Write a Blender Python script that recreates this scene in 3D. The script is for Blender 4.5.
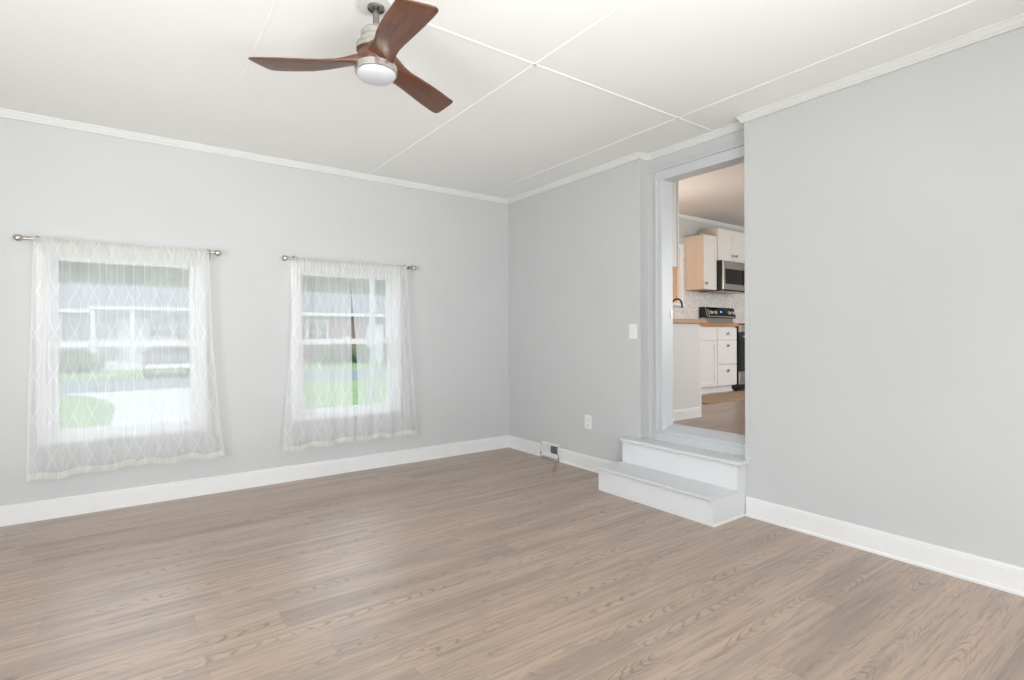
import bpy, bmesh, math, random
from mathutils import Vector, Matrix

random.seed(7)
D = bpy.data
S = bpy.context.scene
COL = S.collection
PI = math.pi
for o in list(D.objects):
    D.objects.remove(o, do_unlink=True)

# ------------------------------------------------------------------ camera
YAW, ROLL = 0.62672, -0.003957
CAM = Vector((-3.2938, -4.6070, 1.19))
fw = Vector((math.sin(YAW), math.cos(YAW), 0))
rt = Vector((math.cos(YAW), -math.sin(YAW), 0))
up = Vector((0, 0, 1))
cr, sr = math.cos(ROLL), math.sin(ROLL)
Rc = rt * cr + up * sr
Uc = up * cr - rt * sr
cam = D.cameras.new('camera')
cam.sensor_width = 36
cam.lens = 533.0 / 1024 * 36
cam.shift_y = -5.2 / 1024
cam.clip_start = 0.05
cam.clip_end = 300
camo = D.objects.new('camera', cam)
COL.objects.link(camo)
M = Matrix((Rc, Uc, -fw)).transposed().to_4x4()
M.translation = CAM
camo.matrix_world = M
S.camera = camo

# ------------------------------------------------------------------ light
S.view_settings.view_transform = 'Standard'
S.view_settings.look = 'None'
S.view_settings.gamma = 1
S.view_settings.use_curve_mapping = False
S.view_settings.exposure = 0.2

W = D.worlds.new('sky')
S.world = W
W.use_nodes = True
nt = W.node_tree
nt.nodes.clear()
wo = nt.nodes.new('ShaderNodeOutputWorld')
bg = nt.nodes.new('ShaderNodeBackground')
tc = nt.nodes.new('ShaderNodeTexCoord')
sx = nt.nodes.new('ShaderNodeSeparateXYZ')
rp = nt.nodes.new('ShaderNodeValToRGB')
rp.color_ramp.elements[0].position = 0.0
rp.color_ramp.elements[0].color = (0.95, 0.97, 1.0, 1)
rp.color_ramp.elements[1].position = 0.7
rp.color_ramp.elements[1].color = (0.76, 0.86, 1.0, 1)
nt.links.new(tc.outputs['Generated'], sx.inputs[0])
nt.links.new(sx.outputs['Z'], rp.inputs[0])
nt.links.new(rp.outputs[0], bg.inputs[0])
bg.inputs[1].default_value = 3.3
nt.links.new(bg.outputs[0], wo.inputs[0])


def lamp(name, kind, loc, energy, color=(1, 1, 1), size=None, aim=None, spread=None, radius=None):
    l = D.lights.new(name, kind)
    l.energy = energy
    l.color = color
    if kind == 'AREA':
        l.shape = 'RECTANGLE'
        l.size, l.size_y = size
        if spread:
            l.spread = spread
    if radius is not None and kind in ('POINT', 'SPOT'):
        l.shadow_soft_size = radius
    if kind == 'SUN':
        l.angle = radius
    o = D.objects.new(name, l)
    o.location = loc
    if aim is not None:
        o.rotation_euler = Vector(aim).to_track_quat('-Z', 'Y').to_euler()
    COL.objects.link(o)
    return o


lamp('soft_sun', 'SUN', (0, -10, 20), 1.4, (1, 0.97, 0.92), aim=(0.35, 0.5, -1), radius=math.radians(12))
# added area lamps, standing in for daylight from unseen windows behind and beside
NEUTRAL = (0.98, 0.992, 1.0)
lamp('fill_behind', 'AREA', (-3.1, -7.05, 1.35), 46, NEUTRAL, (3.2, 1.6), aim=(0, 1, 0.02))
lamp('fill_side', 'AREA', (-6.05, -4.6, 1.35), 56, NEUTRAL, (2.6, 1.6), aim=(1, 0.3, 0.02))
# added unseen area lamps, aimed up to brighten the ceiling
lamp('bounce_fill', 'AREA', (-2.6, -5.6, 1.1), 52, NEUTRAL, (2.2, 1.4), aim=(-0.05, 1, 0.95), spread=math.radians(110))
lamp('bounce_fill_side', 'AREA', (-4.9, -3.5, 0.45), 17, NEUTRAL, (2.4, 2.4), aim=(1.3, 1.3, 0.95), spread=math.radians(88))
# added kitchen fill: an area lamp, and a warm point lamp without fixture
lamp('kitchen_fill', 'AREA', (3.6, -4.3, 1.75), 54, (1.0, 0.97, 0.93), (2.4, 1.3), aim=(0, 1, 0.0))
lamp('kitchen_warm_fill', 'POINT', (1.6, -0.78, 2.0), 18, (1.0, 0.90, 0.81), radius=0.12)

# ------------------------------------------------------------------ node materials
def srgb(r, g, b):
    f = lambda c: (c / 255 / 12.92) if c / 255 <= 0.04045 else ((c / 255 + 0.055) / 1.055) ** 2.4
    return (f(r), f(g), f(b), 1)


class NT:
    """tiny helper that wires node trees"""
    def __init__(self, name):
        self.m = D.materials.new(name)
        self.m.use_nodes = True
        self.t = self.m.node_tree
        self.t.nodes.clear()
        self.out = self.n('ShaderNodeOutputMaterial')

    def n(self, kind, **kw):
        nd = self.t.nodes.new(kind)
        for k, v in kw.items():
            setattr(nd, k, v)
        return nd

    def set(self, sock, v):
        if isinstance(v, bpy.types.NodeSocket):
            self.t.links.new(v, sock)
        else:
            sock.default_value = v

    def math(self, op, a, b=0.0, c=None, clamp=False):
        nd = self.n('ShaderNodeMath', operation=op, use_clamp=clamp)
        self.set(nd.inputs[0], a)
        self.set(nd.inputs[1], b)
        if c is not None:
            self.set(nd.inputs[2], c)
        return nd.outputs[0]

    def mix(self, f, a, b, blend='MIX'):
        nd = self.n('ShaderNodeMix', data_type='RGBA', blend_type=blend)
        self.set(nd.inputs[0], f)
        self.set(nd.inputs[6], a)
        self.set(nd.inputs[7], b)
        return nd.outputs[2]

    def ramp(self, f, stops):
        nd = self.n('ShaderNodeValToRGB')
        els = nd.color_ramp.elements
        els[0].position, els[0].color = stops[0]
        els[1].position, els[1].color = stops[-1]
        for p, c in stops[1:-1]:
            e = els.new(p)
            e.color = c
        self.set(nd.inputs[0], f)
        return nd.outputs[0]

    def coord(self, which='Object'):
        return self.n('ShaderNodeTexCoord').outputs[which]

    def mapped(self, co, scale=(1, 1, 1), loc=(0, 0, 0), rot=(0, 0, 0)):
        nd = self.n('ShaderNodeMapping')
        self.set(nd.inputs['Vector'], co)
        nd.inputs['Scale'].default_value = scale
        nd.inputs['Location'].default_value = loc
        nd.inputs['Rotation'].default_value = rot
        return nd.outputs[0]

    def noise(self, co, scale, detail=3, rough=0.5, dist=0.0):
        nd = self.n('ShaderNodeTexNoise')
        self.set(nd.inputs['Vector'], co)
        nd.inputs['Scale'].default_value = scale
        nd.inputs['Detail'].default_value = detail
        nd.inputs['Roughness'].default_value = rough
        nd.inputs['Distortion'].default_value = dist
        return nd.outputs['Fac']

    def bump(self, h, strength=0.1, dist=0.01):
        nd = self.n('ShaderNodeBump')
        nd.inputs['Strength'].default_value = strength
        nd.inputs['Distance'].default_value = dist
        self.set(nd.inputs['Height'], h)
        return nd.outputs[0]

    def principled(self, color, rough=0.5, metal=0.0, normal=None, spec=0.5, **kw):
        b = self.n('ShaderNodeBsdfPrincipled')
        self.set(b.inputs['Base Color'], color)
        self.set(b.inputs['Roughness'], rough)
        self.set(b.inputs['Metallic'], metal)
        self.set(b.inputs['Specular IOR Level'], spec)
        for k, v in kw.items():
            self.set(b.inputs[k], v)
        if normal is not None:
            self.set(b.inputs['Normal'], normal)
        return b.outputs[0]

    def done(self, shader):
        self.t.links.new(shader, self.out.inputs[0])
        return self.m


def plain(name, c, rough=0.5, metal=0.0, var=0.04, nscale=6.0, bump=0.0, bscale=120, spec=0.5):
    """paint-like material with a slight procedural mottling"""
    k = NT(name)
    co = k.coord()
    f = k.noise(co, nscale, 3)
    dark = tuple(x * (1 - var) for x in c[:3]) + (1,)
    lite = tuple(min(1, x * (1 + var)) for x in c[:3]) + (1,)
    colr = k.ramp(f, [(0.3, dark), (0.7, lite)])
    nrm = k.bump(k.noise(co, bscale, 2), bump, 0.002) if bump else None
    return k.done(k.principled(colr, rough, metal, nrm, spec))


def wood(name, dark, lite, axis=0, scale=1.0, rough=0.4):
    k = NT(name)
    sc = [14 * scale] * 3
    sc[axis] = 1.6 * scale
    co = k.mapped(k.coord(), tuple(sc))
    f1 = k.noise(co, 1.6, 5, 0.6, 0.8)
    f2 = k.noise(k.mapped(k.coord(), tuple(s * 6 for s in sc)), 1.0, 3)
    f = k.math('ADD', k.math('MULTIPLY', f1, 0.7), k.math('MULTIPLY', f2, 0.3))
    c = k.ramp(f, [(0.3, dark), (0.7, lite)])
    return k.done(k.principled(c, rough, 0, k.bump(f2, 0.05, 0.001)))


def floor_material(name, tint=(1, 1, 1)):
    """vinyl oak planks running along world X"""
    k = NT(name)
    co = k.coord()
    s = k.n('ShaderNodeSeparateXYZ')
    k.set(s.inputs[0], co)
    x, y = s.outputs[0], s.outputs[1]
    PW, PL = 0.178, 1.22
    row = k.math('FLOOR', k.math('DIVIDE', y, PW))
    wn = k.n('ShaderNodeTexWhiteNoise', noise_dimensions='1D')
    k.set(wn.inputs['W'], row)
    xo = k.math('ADD', x, k.math('MULTIPLY', wn.outputs['Value'], PL * 3.7))
    colm = k.math('FLOOR', k.math('DIVIDE', xo, PL))
    cid = k.n('ShaderNodeCombineXYZ')
    k.set(cid.inputs[0], row)
    k.set(cid.inputs[1], colm)
    wn2 = k.n('ShaderNodeTexWhiteNoise', noise_dimensions='3D')
    k.set(wn2.inputs['Vector'], cid.outputs[0])
    pid = wn2.outputs['Value']
    # coordinates shifted per plank so that no two share a figure
    gv = k.n('ShaderNodeCombineXYZ')
    k.set(gv.inputs[0], x)
    k.set(gv.inputs[1], y)
    k.set(gv.inputs[2], k.math('MULTIPLY', pid, 37.0))
    g = gv.outputs[0]
    yl = k.math('SUBTRACT', k.math('FRACT', k.math('DIVIDE', y, PW)), k.math('MULTIPLY_ADD', pid, 0.5, 0.25))
    wob = k.noise(k.mapped(g, (3.0, 16, 1)), 1.0, 3, 0.6)
    lng = k.noise(k.mapped(g, (0.9, 3.0, 1)), 1.0, 1, 0.5)
    sgn = k.math('MULTIPLY_ADD', k.math('GREATER_THAN', k.math('FRACT', k.math('MULTIPLY', pid, 7.3)), 0.5), 24.0, -12.0)
    phi = k.math('MULTIPLY_ADD', x, sgn, k.math('MULTIPLY', k.math('MULTIPLY', yl, yl), 38.0))
    phi = k.math('ADD', phi, k.math('MULTIPLY_ADD', wob, 2.6, k.math('MULTIPLY', lng, 9.0)))
    rings = k.math('PINGPONG', phi, 0.5)
    line = k.math('SUBTRACT', 1.0, k.math('MULTIPLY', rings, 4.6), clamp=True)
    tick = k.noise(k.mapped(g, (1.7, 7, 1)), 1.0, 3, 0.6)
    line = k.math('MULTIPLY', line, k.math('MULTIPLY_ADD', tick, 5.0, -2.1, clamp=True))
    line = k.math('MULTIPLY', line, k.math('SUBTRACT', 1.0, k.math('MULTIPLY', k.math('ABSOLUTE', yl), 1.7), clamp=True))
    fine = k.noise(k.mapped(g, (2.0, 48, 1)), 1.0, 5, 0.7)
    pore = k.noise(k.mapped(g, (5.5, 95, 1)), 1.0, 3, 0.6)
    pore = k.math('MULTIPLY_ADD', pore, 6.0, -3.3, clamp=True)
    soft = k.noise(k.mapped(g, (0.7, 7.5, 1)), 1.0, 3, 0.5)
    T = lambda c: (c[0] * tint[0], c[1] * tint[1], c[2] * tint[2], 1)
    a = k.ramp(soft, [(0.32, T((0.345, 0.268, 0.218))), (0.5, T((0.445, 0.338, 0.266))), (0.68, T((0.53, 0.390, 0.294)))])
    grey = k.mix(k.math('MULTIPLY', pid, 0.3), a, T((0.405, 0.322, 0.268)))
    bri = k.math('MULTIPLY_ADD', pid, 0.10, 0.95)
    c = k.mix(1.0, grey, k.n('ShaderNodeCombineColor').outputs[0], 'MULTIPLY') if False else grey
    hsv = k.n('ShaderNodeHueSaturation')
    k.set(hsv.inputs['Color'], c)
    k.set(hsv.inputs['Value'], bri)
    c = hsv.outputs[0]
    c = k.mix(k.math('MULTIPLY_ADD', fine, 3.2, -1.45, clamp=True), c, T((0.27, 0.218, 0.185)))
    c = k.mix(k.math('MULTIPLY', line, 0.72), c, T((0.15, 0.115, 0.092)))
    c = k.mix(k.math('MULTIPLY', pore, 0.6), c, T((0.21, 0.165, 0.135)))
    fy = k.math('FRACT', k.math('DIVIDE', y, PW))
    fx = k.math('FRACT', k.math('DIVIDE', xo, PL))
    ey = k.math('LESS_THAN', k.math('MULTIPLY', k.math('MINIMUM', fy, k.math('SUBTRACT', 1.0, fy)), PW), 0.0011)
    ex = k.math('LESS_THAN', k.math('MULTIPLY', k.math('MINIMUM', fx, k.math('SUBTRACT', 1.0, fx)), PL), 0.0011)
    seam = k.math('MAXIMUM', ex, ey)
    c = k.mix(k.math('MULTIPLY', seam, 0.22), c, T((0.12, 0.09, 0.075)))
    r = k.math('MULTIPLY_ADD', fine, 0.14, 0.25)
    return k.done(k.principled(c, r, 0, k.bump(k.math('ADD', fine, k.math('MULTIPLY', line, -0.6)), 0.06, 0.001), 0.5))


def sheer_material(name, base, body, pat):
    """sheer voile: mostly see-through, woven trellis lines a little denser (UV in metres)"""
    k = NT(name)
    s = k.n('ShaderNodeSeparateXYZ')
    k.set(s.inputs[0], k.n('ShaderNodeTexCoord').outputs['UV'])
    u, v = s.outputs[0], s.outputs[1]
    Wd, H = 0.115, 0.27
    tri = k.math('MULTIPLY_ADD', k.math('PINGPONG', v, H), 2.0 / H, -1.0)
    trap = k.math('MULTIPLY', tri, 1.9)
    trap = k.math('MINIMUM', k.math('MAXIMUM', trap, -1.0), 1.0)
    sh = k.math('MULTIPLY', trap, 0.30)
    ln = None
    for sg in (1, -1):
        f = k.math('FRACT', k.math('MULTIPLY_ADD', sh, float(sg), k.math('ADD', k.math('DIVIDE', u, Wd), 40.25)))
        d = k.math('MULTIPLY', k.math('ABSOLUTE', k.math('SUBTRACT', f, 0.5)), Wd)
        l1 = k.math('SUBTRACT', 1.0, k.math('DIVIDE', k.math('SUBTRACT', d, 0.0032), 0.003), clamp=True)
        ln = l1 if ln is None else k.math('MAXIMUM', ln, l1)
    thread = k.noise(k.mapped(k.n('ShaderNodeTexCoord').outputs['UV'], (160, 9, 1)), 1.0, 2)
    slub = k.noise(k.mapped(k.n('ShaderNodeTexCoord').outputs['UV'], (26, 0.8, 1)), 1.0, 2)
    dens = k.math('ADD', k.math('MULTIPLY_ADD', thread, 0.14, body - 0.07), k.math('MULTIPLY_ADD', slub, 0.24, -0.12))
    dens = k.math('MULTIPLY_ADD', ln, pat, dens, clamp=True)
    df = k.n('ShaderNodeBsdfDiffuse')
    tl = k.n('ShaderNodeBsdfTranslucent')
    df.inputs[0].default_value = base
    tl.inputs[0].default_value = base
    m1 = k.n('ShaderNodeMixShader')
    m1.inputs[0].default_value = 0.5
    k.t.links.new(df.outputs[0], m1.inputs[1])
    k.t.links.new(tl.outputs[0], m1.inputs[2])
    tr = k.n('ShaderNodeBsdfTransparent')
    m2 = k.n('ShaderNodeMixShader')
    k.set(m2.inputs[0], dens)
    k.t.links.new(tr.outputs[0], m2.inputs[1])
    k.t.links.new(m1.outputs[0], m2.inputs[2])
    return k.done(m2.outputs[0])


def glass_material(name):
    k = NT(name)
    tr = k.n('ShaderNodeBsdfTransparent')
    tr.inputs[0].default_value = (0.96, 0.975, 0.97, 1)
    gl = k.n('ShaderNodeBsdfGlossy')
    gl.inputs['Roughness'].default_value = 0.02
    fr = k.n('ShaderNodeFresnel')
    fr.inputs[0].default_value = 1.45
    m = k.n('ShaderNodeMixShader')
    k.set(m.inputs[0], k.math('MULTIPLY', fr.outputs[0], 0.7))
    k.t.links.new(tr.outputs[0], m.inputs[1])
    k.t.links.new(gl.outputs[0], m.inputs[2])
    return k.done(m.outputs[0])


def emit_material(name, c, strength):
    k = NT(name)
    return k.done(k.principled(c, 0.4, 0, None, 0.5, **{'Emission Color': c, 'Emission Strength': strength}))


def brick_material(name, c1, c2, mortar):
    k = NT(name)
    b = k.n('ShaderNodeTexBrick')
    k.set(b.inputs['Vector'], k.mapped(k.coord(), (1, 1, 1), rot=(PI / 2, 0, 0)))
    b.inputs['Color1'].default_value = c1
    b.inputs['Color2'].default_value = c2
    b.inputs['Mortar'].default_value = mortar
    b.inputs['Scale'].default_value = 1.0
    b.inputs['Brick Width'].default_value = 0.22
    b.inputs['Row Height'].default_value = 0.075
    b.inputs['Mortar Size'].default_value = 0.008
    return k.done(k.principled(b.outputs[0], 0.85))


def siding_material(name, c):
    k = NT(name)
    s = k.n('ShaderNodeSeparateXYZ')
    k.set(s.inputs[0], k.coord())
    f = k.math('FRACT', k.math('DIVIDE', s.outputs[2], 0.14))
    cc = k.mix(k.math('GREATER_THAN', f, 0.9), c, tuple(x * 0.6 for x in c[:3]) + (1,))
    return k.done(k.principled(cc, 0.7))


def mosaic_material(name):
    """small marble mosaic, cells stacked in rows with pale joints"""
    k = NT(name)
    co = k.mapped(k.coord(), (11, 11, 8))
    v = k.n('ShaderNodeTexVoronoi', feature='F1', distance='MANHATTAN')
    k.set(v.inputs['Vector'], co)
    v.inputs['Randomness'].default_value = 0.25
    e = k.n('ShaderNodeTexVoronoi', feature='DISTANCE_TO_EDGE')
    k.set(e.inputs['Vector'], co)
    e.inputs['Randomness'].default_value = 0.25
    s = k.n('ShaderNodeSeparateColor')
    k.set(s.inputs[0], v.outputs['Color'])
    vein = k.noise(k.coord(), 6, 4, 0.6, 1.0)
    f = k.math('ADD', k.math('MULTIPLY', s.outputs[0], 0.6), k.math('MULTIPLY', vein, 0.5))
    c = k.ramp(f, [(0.2, (0.56, 0.53, 0.53, 1)), (0.5, (0.74, 0.71, 0.70, 1)), (0.8, (0.90, 0.88, 0.87, 1))])
    c = k.mix(k.math('LESS_THAN', e.outputs[0], 0.05), c, (0.72, 0.70, 0.68, 1))
    return k.done(k.principled(c, 0.3))


def block_material(name):
    """butcher block: staggered strips along X"""
    k = NT(name)
    b = k.n('ShaderNodeTexBrick')
    k.set(b.inputs['Vector'], k.mapped(k.coord(), rot=(0.6, 0, 0)))
    b.inputs['Color1'].default_value = (0.46, 0.20, 0.07, 1)
    b.inputs['Color2'].default_value = (0.28, 0.11, 0.04, 1)
    b.inputs['Mortar'].default_value = (0.25, 0.10, 0.03, 1)
    b.inputs['Scale'].default_value = 1.0
    b.inputs['Brick Width'].default_value = 0.22
    b.inputs['Row Height'].default_value = 0.045
    b.inputs['Mortar Size'].default_value = 0.0008
    g = k.noise(k.mapped(k.coord(), (4, 60, 60)), 1.0, 4)
    c = k.mix(k.math('MULTIPLY', g, 0.4), b.outputs[0], (0.60, 0.32, 0.12, 1))
    return k.done(k.principled(c, 0.35))


def weave_material(name, c1, c2, scale):
    k = NT(name)
    w = k.n('ShaderNodeTexWave', wave_type='BANDS', bands_direction='X')
    k.set(w.inputs['Vector'], k.coord())
    w.inputs['Scale'].default_value = scale
    w.inputs['Distortion'].default_value = 1.5
    w2 = k.n('ShaderNodeTexWave', wave_type='BANDS', bands_direction='Y')
    k.set(w2.inputs['Vector'], k.coord())
    w2.inputs['Scale'].default_value = scale
    f = k.math('MULTIPLY', w.outputs['Fac'], w2.outputs['Fac'])
    return k.done(k.principled(k.mix(f, c1, c2), 0.9, 0, k.bump(f, 0.3, 0.003)))


def grass_material(name, c1, c2):
    k = NT(name)
    f = k.noise(k.coord(), 1.2, 6, 0.7)
    f2 = k.noise(k.coord(), 30, 2)
    ff = k.math('ADD', k.math('MULTIPLY', f, 0.6), k.math('MULTIPLY', f2, 0.4))
    return k.done(k.principled(k.ramp(ff, [(0.35, c1), (0.65, c2)]), 0.9))


MT = {}
MT['wall'] = plain('wall_paint', (0.565, 0.575, 0.580), 0.55, var=0.012, nscale=1.5, bump=0.05, bscale=180, spec=0.3)
MT['ceiling'] = plain('ceiling_paint', (0.858, 0.865, 0.855), 0.7, var=0.012, nscale=1.2, bump=0.05, bscale=120, spec=0.2)
MT['trim'] = plain('white_trim', (0.78, 0.785, 0.785), 0.35, var=0.01)
MT['stair'] = plain('painted_step', (0.73, 0.75, 0.765), 0.4, var=0.015)
MT['tread'] = plain('painted_tread', (0.66, 0.685, 0.70), 0.35, var=0.015, nscale=8)
MT['vinyl'] = plain('window_vinyl', (0.85, 0.86, 0.88), 0.35, var=0.01)
MT['floor'] = floor_material('oak_plank_floor')
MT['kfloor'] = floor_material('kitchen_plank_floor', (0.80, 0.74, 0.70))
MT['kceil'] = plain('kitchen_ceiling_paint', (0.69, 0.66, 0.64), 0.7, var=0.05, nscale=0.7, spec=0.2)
MT['sheer'] = sheer_material('sheer_voile', (0.84, 0.85, 0.85, 1), 0.55, 0.10)
MT['hem'] = sheer_material('sheer_hem', (0.90, 0.885, 0.835, 1), 0.72, 0.05)
MT['glass'] = glass_material('pane_glass')
MT['nickel'] = plain('brushed_nickel', (0.56, 0.54, 0.50), 0.32, 1.0, 0.06, 40)
MT['nickel_dark'] = plain('shaded_nickel', (0.30, 0.285, 0.26), 0.35, 1.0, 0.06, 40)
MT['walnut'] = wood('walnut_blade', (0.070, 0.028, 0.017, 1), (0.165, 0.070, 0.043, 1), 0, 1.5, 0.30)
MT['lens'] = emit_material('fan_lens', (0.52, 0.53, 0.56, 1), 0.03)
MT['canopy'] = plain('canopy_white', (0.66, 0.665, 0.64), 0.3, 0.0, 0.02)
MT['black'] = plain('shadow_gap_black', (0.012, 0.012, 0.012), 0.5, 0, 0.1)
MT['cab'] = plain('cabinet_white', (0.76, 0.755, 0.75), 0.4, var=0.01)
MT['maple'] = wood('maple_side', (0.78, 0.64, 0.51, 1), (0.85, 0.72, 0.60, 1), 2, 0.6, 0.45)
MT['maple_raw'] = wood('raw_plywood', (0.36, 0.20, 0.09, 1), (0.50, 0.30, 0.14, 1), 0, 0.6, 0.6)
MT['block'] = block_material('butcher_block')
MT['mosaic'] = mosaic_material('marble_mosaic')
MT['steel'] = plain('stainless_steel', (0.50, 0.48, 0.45), 0.34, 1.0, 0.05, 30)
MT['knob_metal'] = plain('knob_metal', (0.62, 0.60, 0.57), 0.4, 0.2, 0.03)
MT['enamel'] = plain('black_enamel', (0.010, 0.010, 0.011), 0.18, 0, 0.1)
MT['blackglass'] = plain('black_glass', (0.006, 0.006, 0.007), 0.08, 0, 0.1)
MT['display'] = emit_material('blue_display', (0.12, 0.25, 0.95, 1), 2.5)
MT['jute'] = weave_material('jute_weave', (0.27, 0.185, 0.11, 1), (0.46, 0.34, 0.215, 1), 22)
MT['shade'] = weave_material('woven_shade', (0.62, 0.38, 0.20, 1), (0.85, 0.58, 0.35, 1), 30)
MT['crown'] = plain('crown_paint', (0.71, 0.715, 0.71), 0.4, var=0.01)
MT['greige'] = plain('greige_panel', (0.70, 0.69, 0.66), 0.5, var=0.01)
MT['casing'] = plain('door_casing_paint', (0.57, 0.595, 0.615), 0.35, var=0.012)
MT['plastic'] = plain('white_plastic', (0.80, 0.80, 0.80), 0.35, var=0.01)
MT['slot'] = plain('slot_dark', (0.02, 0.02, 0.02), 0.6)
MT['damper'] = plain('damper_metal', (0.30, 0.32, 0.34), 0.45, 0.2)
MT['grass'] = grass_material('lawn_grass', (0.060, 0.105, 0.028, 1), (0.115, 0.175, 0.055, 1))
MT['asphalt'] = plain('asphalt', (0.085, 0.09, 0.10), 0.9, var=0.1, nscale=4)
MT['concrete'] = plain('driveway_concrete', (0.27, 0.265, 0.255), 0.85, var=0.06, nscale=3)
MT['brick'] = brick_material('house_brick', (0.13, 0.062, 0.055, 1), (0.16, 0.085, 0.076, 1), (0.18, 0.155, 0.145, 1))
MT['siding'] = siding_material('grey_siding', (0.17, 0.18, 0.19, 1))
MT['shingle'] = plain('roof_shingle', (0.075, 0.08, 0.09), 0.9, var=0.15, nscale=8)
MT['extwhite'] = plain('exterior_white', (0.42, 0.425, 0.43), 0.5, var=0.02)
MT['leaf'] = grass_material('tree_leaves', (0.030, 0.048, 0.022, 1), (0.075, 0.105, 0.050, 1))
MT['bark'] = plain('tree_bark', (0.10, 0.075, 0.055), 0.9, var=0.25, nscale=9)
MT['carpaint'] = plain('car_paint', (0.055, 0.058, 0.065), 0.25, 0.3, 0.04)
MT['tyre'] = plain('tyre_rubber', (0.015, 0.015, 0.016), 0.8)
MT['tail'] = plain('tail_light', (0.35, 0.02, 0.02), 0.25)
MT['soil'] = plain('earth', (0.16, 0.12, 0.09), 0.9, var=0.2)


# ------------------------------------------------------------------ mesh helpers
class MB:
    """collects shapes in world space, builds ONE object whose origin is where asked"""
    def __init__(self):
        self.b = bmesh.new()

    def box(self, x0, x1, y0, y1, z0, z1, bev=0.0, seg=2):
        r = bmesh.ops.create_cube(self.b, size=1.0)
        vs = r['verts']
        mat = Matrix.Translation(((x0 + x1) / 2, (y0 + y1) / 2, (z0 + z1) / 2)) @ Matrix.Diagonal((abs(x1 - x0), abs(y1 - y0), abs(z1 - z0), 1))
        bmesh.ops.transform(self.b, matrix=mat, verts=vs)
        if bev:
            es = list({e for v in vs for e in v.link_edges})
            bmesh.ops.bevel(self.b, geom=es, offset=bev, segments=seg, profile=0.5, affect='EDGES')
        return self

    def cyl(self, p0, p1, r0, r1=None, n=20, caps=True):
        p0, p1 = Vector(p0), Vector(p1)
        r1 = r0 if r1 is None else r1
        d = p1 - p0
        r = bmesh.ops.create_cone(self.b, cap_ends=caps, segments=n, radius1=r0, radius2=r1, depth=d.length)
        q = Vector((0, 0, 1)).rotation_difference(d.normalized()).to_matrix().to_4x4()
        bmesh.ops.transform(self.b, matrix=Matrix.Translation((p0 + p1) / 2) @ q, verts=r['verts'])
        return self

    def lathe(self, prof, c, axis='z', n=32):
        """prof: list of (radius, height) from c along axis; closed onto the axis where radius is 0"""
        rings = []
        for r, h in prof:
            if r <= 1e-6:
                rings.append([self.b.verts.new(self._ax(c, 0, 0, h, axis))])
            else:
                rings.append([self.b.verts.new(self._ax(c, r * math.cos(2 * PI * i / n), r * math.sin(2 * PI * i / n), h, axis)) for i in range(n)])
        for a, d in zip(rings, rings[1:]):
            for i in range(n):
                j = (i + 1) % n
                if len(a) == 1 and len(d) == 1:
                    continue
                if len(a) == 1:
                    self.b.faces.new((a[0], d[j], d[i]))
                elif len(d) == 1:
                    self.b.faces.new((a[i], a[j], d[0]))
                else:
                    self.b.faces.new((a[i], a[j], d[j], d[i]))
        return self

    @staticmethod
    def _ax(c, a, b, h, axis):
        if axis == 'z':
            return (c[0] + a, c[1] + b, c[2] + h)
        if axis == 'x':
            return (c[0] + h, c[1] + a, c[2] + b)
        return (c[0] + a, c[1] + h, c[2] + b)

    def prism(self, pts, axis, a0, a1):
        """polygon pts (2D) swept along axis from a0 to a1. axis x: pts=(y,z); y: (x,z); z: (x,y)"""
        def P(p, a):
            return {'x': (a, p[0], p[1]), 'y': (p[0], a, p[1]), 'z': (p[0], p[1], a)}[axis]
        v0 = [self.b.verts.new(P(p, a0)) for p in pts]
        v1 = [self.b.verts.new(P(p, a1)) for p in pts]
        n = len(pts)
        self.b.faces.new(v0)
        self.b.faces.new(list(reversed(v1)))
        for i in range(n):
            j = (i + 1) % n
            self.b.faces.new((v0[j], v0[i], v1[i], v1[j]))
        return self

    def sphere(self, c, r, sub=3, squash=(1, 1, 1), rough=0.0, rnd=None):
        q = bmesh.ops.create_icosphere(self.b, subdivisions=sub, radius=1.0)
        for v in q['verts']:
            k = 1.0 + (rnd.uniform(-rough, rough) if rnd else 0)
            v.co = Vector((c[0] + v.co.x * r * squash[0] * k, c[1] + v.co.y * r * squash[1] * k, c[2] + v.co.z * r * squash[2] * k))
        return self

    def build(self, name, m, parent=None, smooth=False, origin=None):
        bmesh.ops.recalc_face_normals(self.b, faces=self.b.faces)
        if origin is None and parent is not None:
            origin = parent['_o'] if '_o' in parent else None
        if origin is None:
            xs = [v.co for v in self.b.verts]
            mn = Vector((min(v.x for v in xs), min(v.y for v in xs), min(v.z for v in xs)))
            mx = Vector((max(v.x for v in xs), max(v.y for v in xs), max(v.z for v in xs)))
            origin = Vector(((mn.x + mx.x) / 2, (mn.y + mx.y) / 2, mn.z))
        origin = Vector(origin)
        bmesh.ops.translate(self.b, vec=-origin, verts=self.b.verts)
        me = D.meshes.new(name)
        self.b.to_mesh(me)
        self.b.free()
        me.materials.append(m if not isinstance(m, str) else MT[m])
        if smooth:
            try:
                me.shade_smooth()
                me.set_sharp_from_angle(angle=math.radians(40))
            except Exception:
                pass
        o = D.objects.new(name, me)
        COL.objects.link(o)
        if parent is None:
            o.location = origin
        else:
            o.parent = parent
            o.location = origin - world_loc(parent)
        return o


def world_loc(o):
    v = Vector(o.location)
    while o.parent is not None:
        o = o.parent
        v += Vector(o.location)
    return v


def tag(o, label, cat, group=None):
    o['label'] = label
    o['category'] = cat
    if group:
        o['group'] = group
    return o


def thing(name, label, cat, loc, group=None):
    o = D.objects.new(name, None)
    o.empty_display_size = 0.1
    COL.objects.link(o)
    o.location = loc
    return tag(o, label, cat, group)


def struct(o):
    o['kind'] = 'structure'
    return o


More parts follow.
